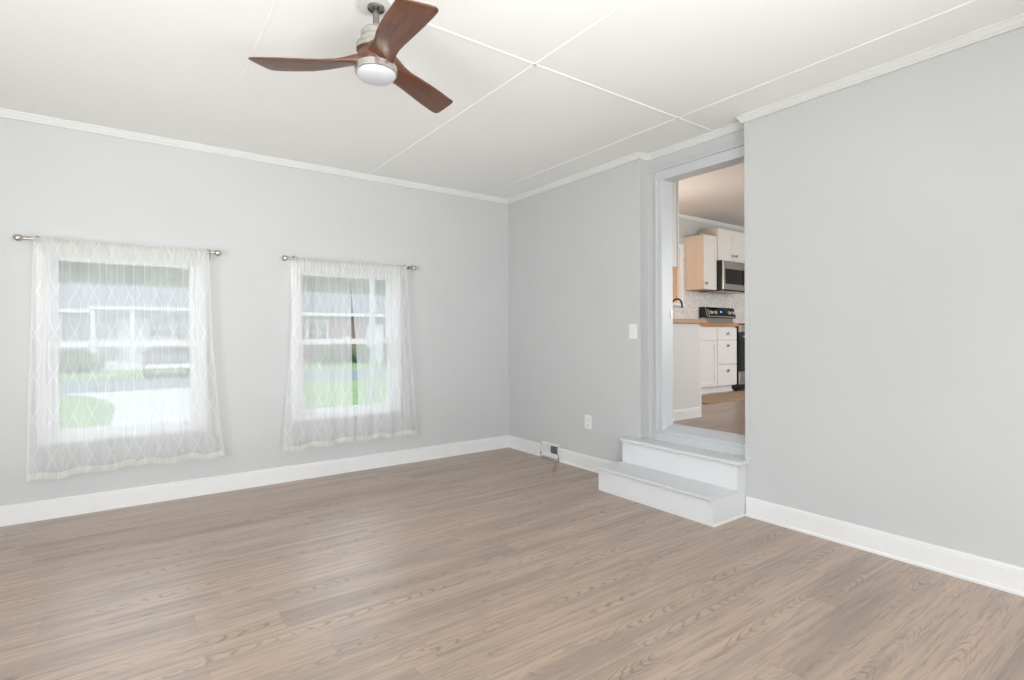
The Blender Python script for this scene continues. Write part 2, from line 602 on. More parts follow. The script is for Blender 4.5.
def copy_tree(o, parent=None):
    c = o.copy()
    COL.objects.link(c)
    if parent is not None:
        c.parent = parent
    for ch in list(o.children):
        copy_tree(ch, c)
    return c


def wall_cells(mb, axis, a0, a1, z0, z1, t0, t1, holes):
    """wall lying along axis ('x' or 'y') from a0..a1, thickness t0..t1, with holes (a,b,za,zb)"""
    As = sorted({a0, a1, *[h[0] for h in holes], *[h[1] for h in holes]})
    for p, q in zip(As, As[1:]):
        mid = (p + q) / 2
        cut = sorted([(h[2], h[3]) for h in holes if h[0] < mid < h[1]])
        zz = z0
        for ca, cb in cut + [(z1, z1)]:
            if ca > zz + 1e-5:
                if axis == 'x':
                    mb.box(p, q, t0, t1, zz, ca)
                else:
                    mb.box(t0, t1, p, q, zz, ca)
            zz = max(zz, cb)


# ------------------------------------------------------------------ structure
ZC = 2.62      # ceiling
ZK = 0.43      # kitchen floor
ZKC = 2.83     # kitchen ceiling
XL, YB = -6.2, -7.2
WIN1 = (-3.715, -2.850, 0.510, 1.755)
WIN2 = (-2.150, -1.285, 0.510, 1.755)
KWIN = (1.95, 2.862, 1.60, 2.36)

m = MB(); m.box(XL, 0.0, YB, 0.0, -0.06, 0.0)
struct(m.build('floor', 'floor', origin=(0, 0, 0)))
m = MB(); m.box(XL - 0.12, 0.0, YB - 0.12, 0.12, ZC, ZC + 0.08); m.box(0.0, 0.096, -2.669, -1.791, ZC, ZC + 0.08)
struct(m.build('ceiling', 'ceiling', origin=(0, 0, ZC)))
m = MB(); wall_cells(m, 'x', XL - 0.12, 0.0, -0.06, ZC, 0.0, 0.13, [WIN1, WIN2])
struct(m.build('wall_left', 'wall', origin=(0, 0, 0)))
m = MB()
m.box(0.0, 0.194, -1.791, 0.13, -0.06, 2.9)
m.box(0.0, 0.194, YB, -2.669, -0.06, 2.9)
wall_cells(m, 'y', -2.669, -1.791, -0.06, 2.9, 0.096, 0.194, [(-2.64, -1.943, 0.445, 2.388)])
struct(m.build('wall_right', 'wall', origin=(0, 0, 0)))
m = MB(); wall_cells(m, 'x', XL - 0.12, 0.194, -0.06, ZC, YB - 0.12, YB, [(-4.7, -1.5, 0.55, 2.15)])
struct(m.build('wall_behind', 'wall', origin=(0, YB, 0)))
m = MB(); wall_cells(m, 'y', YB, 0.0, -0.06, ZC, XL - 0.12, XL, [(-5.9, -3.3, 0.55, 2.15)])
struct(m.build('wall_side', 'wall', origin=(XL, 0, 0)))


def crown_prof(n):
    # (distance from wall, z)
    return [(0.0, ZC), (0.038, ZC), (0.038, ZC - 0.008), (0.032, ZC - 0.012), (0.026, ZC - 0.022), (0.018, ZC - 0.032), (0.013, ZC - 0.036), (0.013, ZC - 0.046), (0.0, ZC - 0.046)]


cp = crown_prof(0)
m = MB(); m.prism([(-d, z) for d, z in cp], 'x', XL, 0.0)
struct(m.build('trim_1', 'crown'))
m = MB(); m.prism([(-d, z) for d, z in cp], 'y', -1.791, 0.0)
m.prism([(0.096 - d, z) for d, z in cp], 'y', -2.669, -1.791)
m.prism([(-d, z) for d, z in cp], 'y', YB, -2.669)
# short mitred return in the recess
m.prism([(-1.791 - d, z) for d, z in cp], 'x', -0.03, 0.096)
m.prism([(-2.669 + d, z) for d, z in cp], 'x', -0.03, 0.096)
struct(m.build('trim_2', 'crown'))


def base_prof(h=0.125, t=0.016):
    return [(0.0, 0.0), (t + 0.006, 0.0), (t + 0.006, 0.012), (t, 0.018), (t, h - 0.022), (t - 0.004, h - 0.016), (t + 0.001, h - 0.012), (t - 0.002, h - 0.004), (0.004, h), (0.0, h)]


bp = base_prof()
m = MB(); m.prism([(-d, z) for d, z in bp], 'x', XL, 0.0)
struct(m.build('baseboard_left', 'trim'))
m = MB()
m.prism([(-d, z) for d, z in bp], 'y', -0.545, 0.0)
m.prism([(-d, z) for d, z in bp], 'y', -1.685, -0.83)
m.prism([(-d, z) for d, z in bp], 'y', YB, -2.678)
struct(m.build('baseboard_right', 'trim'))

# ceiling battens over the board joints
BX = (-0.331, -1.537, -2.767, -3.985)
for i, x in enumerate(BX):
    bh = 0.0012 if i == 2 else 0.003
    m = MB(); m.prism([(x - 0.009, ZC), (x - 0.006, ZC - bh), (x + 0.006, ZC - bh), (x + 0.009, ZC)], 'y', YB, -0.03)
    struct(m.build('trim_%d' % (i + 3), 'ceiling'))
m = MB(); m.prism([(-2.396 - 0.010, ZC), (-2.396 - 0.007, ZC - 0.003), (-2.396 + 0.007, ZC - 0.003), (-2.396 + 0.010, ZC)], 'x', XL, 0.05)
struct(m.build('trim_7', 'ceiling'))
# corner bead on the near wall edge
m = MB(); m.box(-0.004, 0.0, -2.700, -2.669, 0.365, ZC - 0.046, 0.0015)
struct(m.build('trim_8', 'wall'))

# doorway: casing, jambs, threshold
m = MB()
for y0, y1 in ((-1.943, -1.874), (-2.669, -2.64)):
    m.box(0.076, 0.096, y0, y1, 0.445, 2.388)
    yi = -1.9465 if y0 == -1.943 else -2.6375
    s = 1 if y0 == -1.943 else -1
    m.box(0.069, 0.0965, yi, yi + s * 0.018, 0.445, 2.388, 0.002)
    if s > 0:
        m.box(0.071, 0.0965, -1.899, -1.876, 0.445, 2.388, 0.002)
m.box(0.076, 0.096, -2.669, -1.874, 2.388, 2.458)
m.box(0.069, 0.0965, -2.65, -1.93, 2.3845, 2.402, 0.002)
m.box(0.056, 0.096, -2.669, -1.866, 2.458, 2.472, 0.002)
dw = struct(m.build('door_1', 'casing', origin=(0.096, -2.27, 0.43)))
m = MB()
m.box(0.0955, 0.200, -1.9455, -1.9425, 0.44, 2.386)
m.box(0.0955, 0.200, -2.6405, -2.6375, 0.44, 2.386)
m.box(0.0955, 0.200, -2.64, -1.943, 2.3855, 2.39)
m.build('jamb', 'casing', dw)
m = MB()
m.prism([(0.085, 0.360), (0.085, 0.445), (0.096, 0.449), (0.194, 0.482), (0.215, 0.482), (0.225, 0.43), (0.225, 0.360)], 'y', -2.637, -1.946)
m.box(0.070, 0.0965, -2.669, -1.874, 0.360, 0.420, 0.002)
m.build('threshold', 'casing', dw)
m = MB(); m.box(0.168, 0.1935, -1.950, -1.944, 1.315, 1.375, 0.001)
m.build('latch_plate', 'nickel_dark', dw)


# windows --------------------------------------------------------------
def window(n, w, y0=0.0):
    x0, x1, z0, z1 = w
    m = MB()
    # interior casing and stool, and the vinyl frame lining the opening
    m.box(x0 - 0.05, x0 + 0.002, -0.016, 0.0, z0 - 0.028, z1 + 0.06, 0.003)
    m.box(x1 - 0.002, x1 + 0.05, -0.016, 0.0, z0 - 0.028, z1 + 0.06, 0.003)
    m.box(x0, x1, -0.016, 0.0, z1 - 0.002, z1 + 0.06, 0.003)
    m.box(x0, x1, -0.016, 0.0, z0 - 0.028, z0 + 0.002, 0.003)
    for a, b, c, d in ((x0, x0 + 0.022, z0, z1), (x1 - 0.022, x1, z0, z1), (x0 + 0.022, x1 - 0.022, z1 - 0.022, z1), (x0 + 0.022, x1 - 0.022, z0, z0 + 0.022)):
        m.box(a, b, -0.002, 0.13, c, d)
    o = struct(m.build('window_%d' % n, 'vinyl', origin=((x0 + x1) / 2, 0, z0)))
    zm = (1.114 + 1.161) / 2
    for nm, za, zb, ya, yb in (('upper_sash', zm - 0.022, z1 - 0.022, 0.062, 0.09), ('lower_sash', z0 + 0.022, zm + 0.022, 0.03, 0.058)):
        s = MB()
        f = 0.034
        xa, xb = x0 + 0.022, x1 - 0.022
        s.box(xa, xa + f, ya, yb, za, zb, 0.002)
        s.box(xb - f, xb, ya, yb, za, zb, 0.002)
        s.box(xa + f, xb - f, ya, yb, zb - 0.045 if nm == 'lower_sash' else zb - f, zb, 0.002)
        s.box(xa + f, xb - f, ya, yb, za, za + (0.045 if nm == 'upper_sash' else f), 0.002)
        sp = s.build(nm, 'vinyl', o)
        g = MB(); g.box(xa + f - 0.004, xb - f + 0.004, (ya + yb) / 2 - 0.002, (ya + yb) / 2 + 0.002, za + f, zb - f)
        g.build('pane', 'glass', sp)
    lk = MB(); lk.box((x0 + x1) / 2 - 0.03, (x0 + x1) / 2 + 0.03, 0.010, 0.032, zm + 0.0225, zm + 0.034, 0.003)
    lk.box((x0 + x1) / 2 - 0.05, (x0 + x1) / 2 + 0.005, 0.012, 0.026, zm + 0.034, zm + 0.042, 0.003)
    lk.build('sash_lock', 'vinyl', o)
    return o


window(1, WIN1)
window(2, WIN2)


# ------------------------------------------------------------------ curtain rods and curtains
YR = -0.080
ZR = 1.812


def curtain_rod(x0, x1, label):
    t = thing('curtain_rod', label, 'curtain rod', ((x0 + x1) / 2, YR, ZR), 'curtain rods over the two windows')
    xm = (x0 + x1) / 2
    m = MB()
    m.cyl((x0 + 0.02, YR, ZR), (xm + 0.05, YR, ZR), 0.0085, n=16)
    m.cyl((xm - 0.05, YR, ZR), (x1 - 0.02, YR, ZR), 0.007, n=16)
    m.build('pole', 'nickel', t, True)
    for x, s in ((x0, 1), (x1, -1)):
        m = MB()
        pr = [(0, -0.0235)] + [(0.0235 * math.sin(a), -0.0235 * math.cos(a)) for a in [PI * i / 12 for i in range(1, 11)]] + [(0.009, 0.0205), (0.012, 0.024), (0.012, 0.032), (0.009, 0.034), (0.009, 0.05)]
        m.lathe([(r, h * s) for r, h in pr], (x, YR, ZR), 'x', 24)
        m.build('finial', 'nickel', t, True)
    for x in (x0 + 0.085, x1 - 0.055):
        m = MB()
        m.box(x - 0.012, x + 0.012, -0.006, 0.0, ZR - 0.05, ZR + 0.03, 0.002)
        m.cyl((x, -0.004, ZR - 0.012), (x, YR, ZR - 0.012), 0.005, n=12)
        m.cyl((x - 0.006, YR, ZR), (x + 0.006, YR, ZR), 0.0125, n=18)
        m.build('bracket', 'nickel_dark', t, True)
    return t


curtain_rod(-3.841, -2.734, 'brushed nickel curtain rod with ball finials over the left window')
curtain_rod(-2.260, -1.133, 'brushed nickel curtain rod with ball finials over the window nearer the corner')


def interp(tab, z):
    tab = sorted(tab)
    if z <= tab[0][0]:
        return tab[0][1]
    for (z0, a), (z1, b) in zip(tab, tab[1:]):
        if z <= z1:
            return a + (b - a) * (z - z0) / (z1 - z0)
    return tab[-1][1]


def curtain(label, ledge, redge, seed, zb0, zb1, outer, yo=0.0):
    """ledge/redge: (z, x) tables of the two side edges"""
    rnd = random.Random(seed)
    ph = [rnd.uniform(0, 2 * PI) for _ in range(6)]
    W0 = interp(redge, 1.8) - interp(ledge, 1.8)
    NX, NZ = 96, 44
    zt = ZR + 0.011

    def fold(s, q):
        # q 0 bottom .. 1 top
        a = 0.009 * math.sin(2 * PI * (2.6 * s) + ph[0]) + 0.004 * math.sin(2 * PI * 5.7 * s + ph[1] + 0.6 * q) + 0.0012 * math.sin(2 * PI * 12.3 * s + ph[2] - q)
        b = 0.0020 * math.sin(2 * PI * 17 * s + ph[3]) + 0.0008 * math.sin(2 * PI * 31 * s + ph[4])
        w = max(0.0, min(1.0, (q - 0.80) / 0.20))
        return a * (1 - w) * (0.55 + 0.45 * (1 - q)) + b * w

    def zlow(s):
        return zb0 + (zb1 - zb0) * s + 0.008 * math.sin(2 * PI * 2.3 * s + ph[5]) + 0.002 * math.sin(2 * PI * 4 * s + ph[1])

    def pt(s, z, yoff):
        q = (z - 0.28) / (zt - 0.28)
        x = interp(ledge, z) + (interp(redge, z) - interp(ledge, z)) * s
        return Vector((x, YR - 0.014 + yo + yoff + fold(s, q), z))

    def sheet(name, zs, mat, parent, yoff, ns=NX, uvz=True):
        b = bmesh.new()
        uvl = b.loops.layers.uv.new('UVMap')
        grid = []
        for j, zf in enumerate(zs):
            row = []
            for i in range(ns + 1):
                s = i / ns
                p = pt(s, zf(s), yoff if not callable(yoff) else yoff(j))
                row.append((b.verts.new(p), (s * W0 * 1.22, p.z)))
            grid.append(row)
        for j in range(len(zs) - 1):
            for i in range(ns):
                q = [grid[j][i], grid[j][i + 1], grid[j + 1][i + 1], grid[j + 1][i]]
                f = b.faces.new([v for v, _ in q])
                f.smooth = True
                for lp, (_, uv) in zip(f.loops, q):
                    lp[uvl].uv = uv
        org = world_loc(parent) if parent else Vector((pt(0.5, 1.0, 0).x, YR, 0.28))
        bmesh.ops.translate(b, vec=-org, verts=b.verts)
        me = D.meshes.new(name)
        b.to_mesh(me)
        b.free()
        me.materials.append(MT[mat])
        o = D.objects.new(name, me)
        COL.objects.link(o)
        if parent:
            o.parent = parent
        else:
            o.location = org
        return o

    zs = [(lambda s, t=j / NZ: zlow(s) + (zt - zlow(s)) * t) for j in range(NZ + 1)]
    o = sheet('sheer_curtain', zs, 'sheer', None, 0.0)
    tag(o, label, 'curtain', 'sheer trellis curtains')
    # doubled bottom hem, rod pocket behind the pole, side hems
    zs = [(lambda s, t=j / 4: zlow(s) + 0.001 + 0.042 * t) for j in range(5)]
    sheet('hem', zs, 'hem', o, -0.0025)
    zs = [(lambda s, t=j / 5: zt - 0.085 + 0.085 * t) for j in range(6)]
    sheet('rod_pocket', zs, 'hem', o, lambda j: 0.030 - (0.022 if j == 5 else 0.0))
    for nm, s0, s1 in ((('side_hem', 0.0, 0.022),) if outer == 'left' else (('side_hem', 0.978, 1.0),)):
        b = MB()
        rows = []
        for j in range(NZ + 1):
            t = j / NZ
            a = pt(s0, zlow(s0) + (zt - 0.03 - zlow(s0)) * t, -0.002)
            c = pt(s1, zlow(s1) + (zt - 0.03 - zlow(s1)) * t, -0.002)
            rows.append((b.b.verts.new(a), b.b.verts.new(c)))
        for r0, r1 in zip(rows, rows[1:]):
            b.b.faces.new((r0[0], r0[1], r1[1], r1[0]))
        b.build(nm, 'hem', o, origin=world_loc(o))
    return o


curtain('cream sheer trellis curtain panel on the left half of the left window',
        [(0.28, -3.808), (0.9, -3.795), (1.82, -3.768)], [(0.28, -3.245), (1.82, -3.240)], 3, 0.272, 0.294, 'left')
curtain('cream sheer trellis curtain panel on the right half of the left window',
        [(0.28, -3.244), (1.82, -3.239)], [(0.28, -2.688), (0.5, -2.725), (1.2, -2.775), (1.82, -2.795)], 5, 0.290, 0.286, 'right', -0.004)
curtain('cream sheer curtain panel left of the slit in the window nearer the corner',
        [(0.28, -2.288), (0.9, -2.240), (1.82, -2.196)], [(0.28, -1.712), (0.6, -1.722), (1.6, -1.735), (1.82, -1.748)], 8, 0.262, 0.276, 'left')
curtain('cream sheer curtain panel right of the slit in the window nearer the corner',
        [(0.28, -1.700), (0.59, -1.672), (1.1, -1.688), (1.60, -1.732), (1.82, -1.752)], [(0.28, -1.112), (0.5, -1.13), (1.2, -1.185), (1.82, -1.210)], 12, 0.280, 0.272, 'right', -0.004)

# ------------------------------------------------------------------ steps up to the kitchen
st = thing('entry_steps', 'two pale grey painted wooden steps leading up to the kitchen doorway', 'steps', (-0.19, -2.19, 0.0))
for z0, z1, xa, ya, yb in ((0.0, 0.161, -0.368, -2.650, -1.700), (0.179, 0.343, -0.100, -2.650, -1.690)):
    m = MB(); m.box(xa, xa + 0.018, ya, yb, z0, z1, 0.001)
    m.build('riser', 'stair', st)
m = MB(); m.box(-0.386, -0.090, -2.671, -1.682, 0.161, 0.180, 0.003, 2)
m.build('tread', 'tread', st)
m = MB()
m.box(-0.120, -0.001, -2.702, -1.680, 0.343, 0.368, 0.003, 2)
m.box(-0.006, 0.094, -2.667, -1.793, 0.343, 0.368)
m.build('tread', 'tread', st)
m = MB()
m.prism([(-0.3685, 0.0), (-0.001, 0.0), (-0.001, 0.343), (-0.1005, 0.343), (-0.1005, 0.161), (-0.3685, 0.161)], 'y', -2.6698, -2.650)
m.build('side_panel', 'stair', st)
m = MB()
m.prism([(-0.3685, 0.0), (-0.001, 0.0), (-0.001, 0.343), (-0.1005, 0.343), (-0.1005, 0.161), (-0.3685, 0.161)], 'y', -1.700, -1.688)
m.build('side_panel', 'stair', st)
m = MB(); m.prism([(-2.667, 0.0), (-2.677, 0.0), (-2.677, 0.006), (-2.673, 0.014), (-2.667, 0.016)], 'x', -0.3685, -0.022)
m.build('shoe_molding', 'trim', st)

# ------------------------------------------------------------------ switch, outlet, vent
t = thing('light_switch', 'white single light switch on the grey wall left of the doorway', 'light switch', (0, -1.718, 1.161))
m = MB(); m.box(-0.006, 0.0, -1.759, -1.677, 1.153, 1.273, 0.003)
m.build('cover_plate', 'plastic', t)
m = MB(); m.prism([(-0.006, 1.19), (-0.009, 1.19), (-0.013, 1.236), (-0.006, 1.236)], 'y', -1.734, -1.702)
m.build('rocker', 'plastic', t)
t = thing('wall_outlet', 'white duplex outlet low on the grey wall above the baseboard', 'outlet', (0, -1.200, 0.360))
m = MB(); m.box(-0.006, 0.0, -1.242, -1.158, 0.360, 0.480, 0.003)
pl = m.build('cover_plate', 'plastic', t)
for zc in (0.395, 0.445):
    m = MB(); m.cyl((-0.006, -1.200, zc), (-0.009, -1.200, zc), 0.017, n=20)
    r = m.build('receptacle', 'plastic', t)
    m = MB()
    m.box(-0.0095, -0.0085, -1.208, -1.206, zc - 0.002, zc + 0.010)
    m.box(-0.0095, -0.0085, -1.195, -1.193, zc - 0.002, zc + 0.008)
    m.cyl((-0.0085, -1.200, zc - 0.009), (-0.0095, -1.200, zc - 0.009), 0.003, n=10)
    m.build('slot', 'slot', r)

t = thing('floor_register', 'white metal air vent set into the baseboard near the corner', 'vent', (0, -0.688, 0.03))
VY0, VY1, VZ0, VZ1 = -0.828, -0.548, 0.022, 0.152
m = MB()
m.box(-0.022, 0.0, VY0, VY0 + 0.022, VZ0, VZ1, 0.003)
m.box(-0.022, 0.0, VY1 - 0.022, VY1, VZ0, VZ1, 0.003)
m.box(-0.022, 0.0, VY0, VY1, VZ1 - 0.020, VZ1, 0.003)
m.box(-0.022, 0.0, VY0, VY1, VZ0, VZ0 + 0.040, 0.003)
m.box(-0.020, 0.0, -0.690, -0.678, VZ0, VZ1)
m.build('frame', 'plastic', t)
m = MB()
for i in range(11):
    y = -0.672 + i * 0.0098
    m.box(-0.017, -0.004, y, y + 0.0050, VZ0 + 0.03, VZ1 - 0.015)
m.build('louvers', 'plastic', t)
m = MB(); m.box(-0.0035, 0.0, VY0 + 0.01, VY1 - 0.01, VZ0 + 0.03, VZ1 - 0.015)
m.build('back_plate', 'slot', t)
m = MB()
for z in (0.078, 0.096, 0.112):
    m.prism([(-0.014, z), (-0.004, z + 0.004), (-0.004, z + 0.007), (-0.014, z + 0.004)], 'y', -0.806, -0.690)
m.build('damper', 'damper', t)

# ------------------------------------------------------------------ ceiling fan
FX, FY = -2.416, -2.404
fan = thing('ceiling_fan', 'brushed nickel ceiling fan with three dark walnut blades and white light', 'ceiling fan', (FX, FY, ZC))
C0 = (FX, FY, 0)
m = MB(); m.lathe([(0.0, 2.6195), (0.076, 2.6195), (0.078, 2.612), (0.074, 2.606), (0.050, 2.604), (0.0, 2.604)], C0, n=48)
m.build('canopy', 'canopy', fan, True)
m = MB(); m.lathe([(0.0, 2.606), (0.036, 2.606), (0.036, 2.594), (0.0335, 2.594), (0.0335, 2.601), (0.012, 2.601)], C0, n=40)
m.build('canopy_ring', 'nickel_dark', fan, True)
m = MB(); m.cyl((FX, FY, 2.51), (FX, FY, 2.606), 0.0135, n=24)
m.build('downrod', 'nickel_dark', fan, True)
m = MB(); m.lathe([(0.0, 2.527), (0.017, 2.527), (0.018, 2.520), (0.022, 2.513), (0.023, 2.496), (0.0, 2.496)], C0, n=32)
m.build('coupler', 'nickel', fan, True)
m = MB()
m.lathe([(0.0000, 2.4979), (0.0590, 2.4979), (0.0649, 2.4920), (0.0649, 2.4684), (0.0629, 2.4674), (0.0629, 2.4655), (0.0649, 2.4645), (0.0649, 2.4527), (0.0708, 2.4488), (0.0816, 2.4429),
         (0.0836, 2.4370), (0.0836, 2.4281), (0.0816, 2.4271), (0.0816, 2.4252), (0.0836, 2.4242), (0.0836, 2.4114), (0.0787, 2.4074), (0.0000, 2.4074)], C0, n=56)
m.build('motor_housing', 'nickel', fan, True)
m = MB(); m.lathe([(0.0000, 2.4094), (0.0708, 2.4094), (0.0767, 2.3996), (0.0787, 2.3652), (0.0728, 2.3524), (0.0000, 2.3524)], C0, n=48)
m.build('blade_hub', 'walnut', fan, True)
m = MB(); m.lathe([(0.0000, 2.3563), (0.0688, 2.3563), (0.0688, 2.3425), (0.0000, 2.3425)], C0, n=40)
m.build('shadow_gap', 'black', fan, True)  # black core painting in the shadow between blade hub and light ring
m = MB(); m.lathe([(0.0000, 2.3489), (0.0846, 2.3489), (0.0890, 2.3465), (0.0890, 2.3189), (0.0865, 2.3170), (0.0826, 2.3189), (0.0826, 2.3307), (0.0000, 2.3307)], C0, n=56)
m.build('light_ring', 'nickel', fan, True)
m = MB(); m.lathe([(0.0000, 2.3327), (0.0821, 2.3327), (0.0821, 2.3130), (0.0787, 2.3052), (0.0649, 2.2953), (0.0393, 2.2885), (0.0000, 2.2865)], C0, n=56)
m.build('lens', 'lens', fan, True)

# stations: r, centre offset (m, +ccw), half chord, pitch (rad, ccw edge low), thickness, centre z
ST = [(0.044, 0.0, 0.060, 0.46, 0.052, 2.378), (0.074, 0.0, 0.061, 0.44, 0.048, 2.378), (0.098, -0.002, 0.057, 0.36, 0.038, 2.376),
      (0.128, -0.004, 0.053, 0.27, 0.026, 2.371), (0.167, -0.008, 0.053, 0.20, 0.018, 2.366), (0.226, -0.012, 0.060, 0.15, 0.0145, 2.362),
      (0.295, -0.012, 0.067, 0.115, 0.0125, 2.359), (0.374, -0.008, 0.072, 0.11, 0.011, 2.3575), (0.443, -0.004, 0.0735, 0.11, 0.010, 2.3565), (0.479, -0.003, 0.0735, 0.12, 0.009, 2.3565)]
TH0 = 0.449


def blade(th):
    b = bmesh.new()
    NC = 14
    rings = []
    stn = []
    for a, c in zip(ST, ST[1:]):
        for k in range(3):
            f = k / 3
            stn.append(tuple(p + (q - p) * f for p, q in zip(a, c)))
    stn.append(ST[-1])
    # rounded tip: the ccw side reaches further out than the cw side
    for ex, sc in ((0.010, 0.97), (0.018, 0.90), (0.022, 0.80)):
        l = ST[-1]
        stn.append((l[0] + ex, l[1], l[2] * sc, l[3], l[4] * (1 - ex * 14), l[5]))
    er, et = Vector((math.cos(th), math.sin(th), 0)), Vector((-math.sin(th), math.cos(th), 0))
    for r, off, hc, pit, thk, zc in stn:
        ring = []
        for k in range(2 * NC):
            a = 2 * PI * k / (2 * NC)
            # superellipse section
            ca, sa = math.cos(a), math.sin(a)
            u = hc * math.copysign(abs(ca) ** 0.75, ca)
            w = thk / 2 * math.copysign(abs(sa) ** 0.6, sa)
            tt = u * math.cos(pit) + w * math.sin(pit)
            zz = zc - u * math.sin(pit) + w * math.cos(pit)
            skew = 0.0
            if r > 0.30:
                skew = (u / hc) * 0.019 * min(1, (r - 0.30) / 0.19)
            p = Vector((FX, FY, 0)) + er * (r + skew) + et * (off + tt)
            p.z = zz
            ring.append(b.verts.new(p))
        rings.append(ring)
    n = 2 * NC
    for a, c in zip(rings, rings[1:]):
        for i in range(n):
            b.faces.new((a[i], a[(i + 1) % n], c[(i + 1) % n], c[i]))
    b.faces.new(rings[0])
    b.faces.new(list(reversed(rings[-1])))
    mb = MB()
    mb.b.free()
    mb.b = b
    # move to blade space so that the grain runs along the blade
    R = Matrix.Translation((FX, FY, 2.36)) @ Matrix.Rotation(th, 4, 'Z')
    bmesh.ops.recalc_face_normals(b, faces=b.faces)
    bmesh.ops.transform(b, matrix=R.inverted(), verts=b.verts)
    me = D.meshes.new('blade')
    b.to_mesh(me)
    b.free()
    me.materials.append(MT['walnut'])
    me.shade_smooth()
    o = D.objects.new('blade', me)
    COL.objects.link(o)
    o.parent = fan
    o.location = (0, 0, 2.36 - ZC)
    o.rotation_euler = (0, 0, th)
    return o


for kk in range(3):
    blade(TH0 + kk * 2 * PI / 3)

# ------------------------------------------------------------------ kitchen shell
m = MB(); m.box(0.194, 5.2, -4.6, -0.03, ZK - 0.06, ZK)
struct(m.build('floor_kitchen', 'kfloor', origin=(0, 0, ZK)))
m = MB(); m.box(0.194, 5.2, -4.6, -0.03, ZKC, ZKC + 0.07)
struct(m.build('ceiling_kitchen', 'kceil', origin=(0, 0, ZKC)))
m = MB(); wall_cells(m, 'x', 0.194, 5.32, -0.06, 2.9, -0.03, 0.13, [KWIN])
struct(m.build('wall_kitchen', 'wall', origin=(0, 0, 0)))
m = MB(); m.box(5.2, 5.32, -4.6, -0.03, 0.3, 2.9)
struct(m.build('wall_kitchen_end', 'wall'))
m = MB(); wall_cells(m, 'x', 0.194, 5.32, 0.3, 2.9, -4.72, -4.6, [(1.4, 3.8, 1.1, 2.4)])
struct(m.build('wall_kitchen_behind', 'wall'))
m = MB(); m.prism([(-0.03, ZKC), (-0.07, ZKC), (-0.068, ZKC - 0.012), (-0.05, ZKC - 0.03), (-0.04, ZKC - 0.04), (-0.03, ZKC - 0.042)], 'x', 0.194, 5.2)
struct(m.build('trim_9', 'trim'))
m = MB()
wall_cells(m, 'x', 0.20, 5.2, 1.326, 1.80, -0.042, -0.03, [(KWIN[0] - 0.07, KWIN[1] + 0.07, KWIN[2] - 0.05, 9)])
m.box(KWIN[1] + 0.067, 2.99, -0.042, -0.03, 1.80, 2.52)
struct(m.build('trim_10', 'mosaic', origin=(0, 0, 0)))

# kitchen window with a woven shade
x0, x1, z0, z1 = KWIN
m = MB()
m.box(x0 - 0.065, x0, -0.050, -0.028, z0, z1 + 0.065, 0.003)
m.box(x1, x1 + 0.065, -0.050, -0.028, z0, z1 + 0.065, 0.003)
m.box(x0, x1, -0.050, -0.028, z1, z1 + 0.065, 0.003)
m.box(x0 - 0.09, x1 + 0.075, -0.085, -0.01, z0 - 0.025, z0, 0.004)
for a, b, c, d in ((x0, x0 + 0.03, z0, z1), (x1 - 0.012, x1, z0, z1), (x0, x1, z1 - 0.03, z1), (x0, x1, z0, z0 + 0.02)):
    m.box(a, b, -0.03, 0.13, c, d)
kw = struct(m.build('window_3', 'vinyl', origin=((x0 + x1) / 2, 0, z0)))
m = MB(); m.box(x0 + 0.02, x1 - 0.01, 0.07, 0.075, z0 + 0.02, z1 - 0.02)
m.build('pane', 'glass', kw)
t = MB()
for i in range(38):
    z = z0 + 0.022 + i * 0.0185
    t.box(x0 + 0.032, x1 - 0.014, 0.0, 0.004, z, z + 0.0172)
sh = tag(t.build('woven_window_shade', 'shade', origin=((x0 + x1) / 2, 0.0, z0 + 0.02)), 'warm tan woven shade drawn down in the kitchen window', 'window shade')


# ------------------------------------------------------------------ kitchen cabinets
def shaker(mb, plane, a0, a1, z0, z1, f0, th=0.02, fr=0.055):
    """shaker front on plane 'y' (faces -y) or 'x' (faces +x), outer face at f0"""
    def bx(a, b, c, d, t0, t1, bev=0.0):
        if plane == 'y':
            mb.box(a, b, t0, t1, c, d, bev)
        else:
            mb.box(t0, t1, a, b, c, d, bev)
    s = 1 if plane == 'y' else -1
    lo, hi = sorted((f0, f0 + s * th))
    bx(a0, a0 + fr, z0, z1, lo, hi, 0.0015)
    bx(a1 - fr, a1, z0, z1, lo, hi, 0.0015)
    bx(a0 + fr, a1 - fr, z1 - fr, z1, lo, hi, 0.0015)
    bx(a0 + fr, a1 - fr, z0, z0 + fr, lo, hi, 0.0015)
    lo, hi = sorted((f0 + s * 0.009, f0 + s * th))
    bx(a0 + fr - 0.003, a1 - fr + 0.003, z0 + fr - 0.003, z1 - fr + 0.003, lo, hi)


def slab(mb, plane, a0, a1, z0, z1, f0, th=0.02):
    if plane == 'y':
        mb.box(a0, a1, f0, f0 + th, z0, z1, 0.002)
    else:
        mb.box(f0 - th, f0, a0, a1, z0, z1, 0.002)


def knob(parent, plane, a, z, f0):
    m = MB()
    pr = [(0.0, -0.002), (0.009, -0.002), (0.007, 0.006), (0.008, 0.012), (0.019, 0.017), (0.020, 0.022), (0.016, 0.027), (0.0, 0.028)]
    if plane == 'y':
        m.lathe([(r, -h) for r, h in pr], (a, f0, z), 'y', 20)
    else:
        m.lathe(pr, (f0, a, z), 'x', 20)
    return m.build('knob', 'nickel', parent, True)


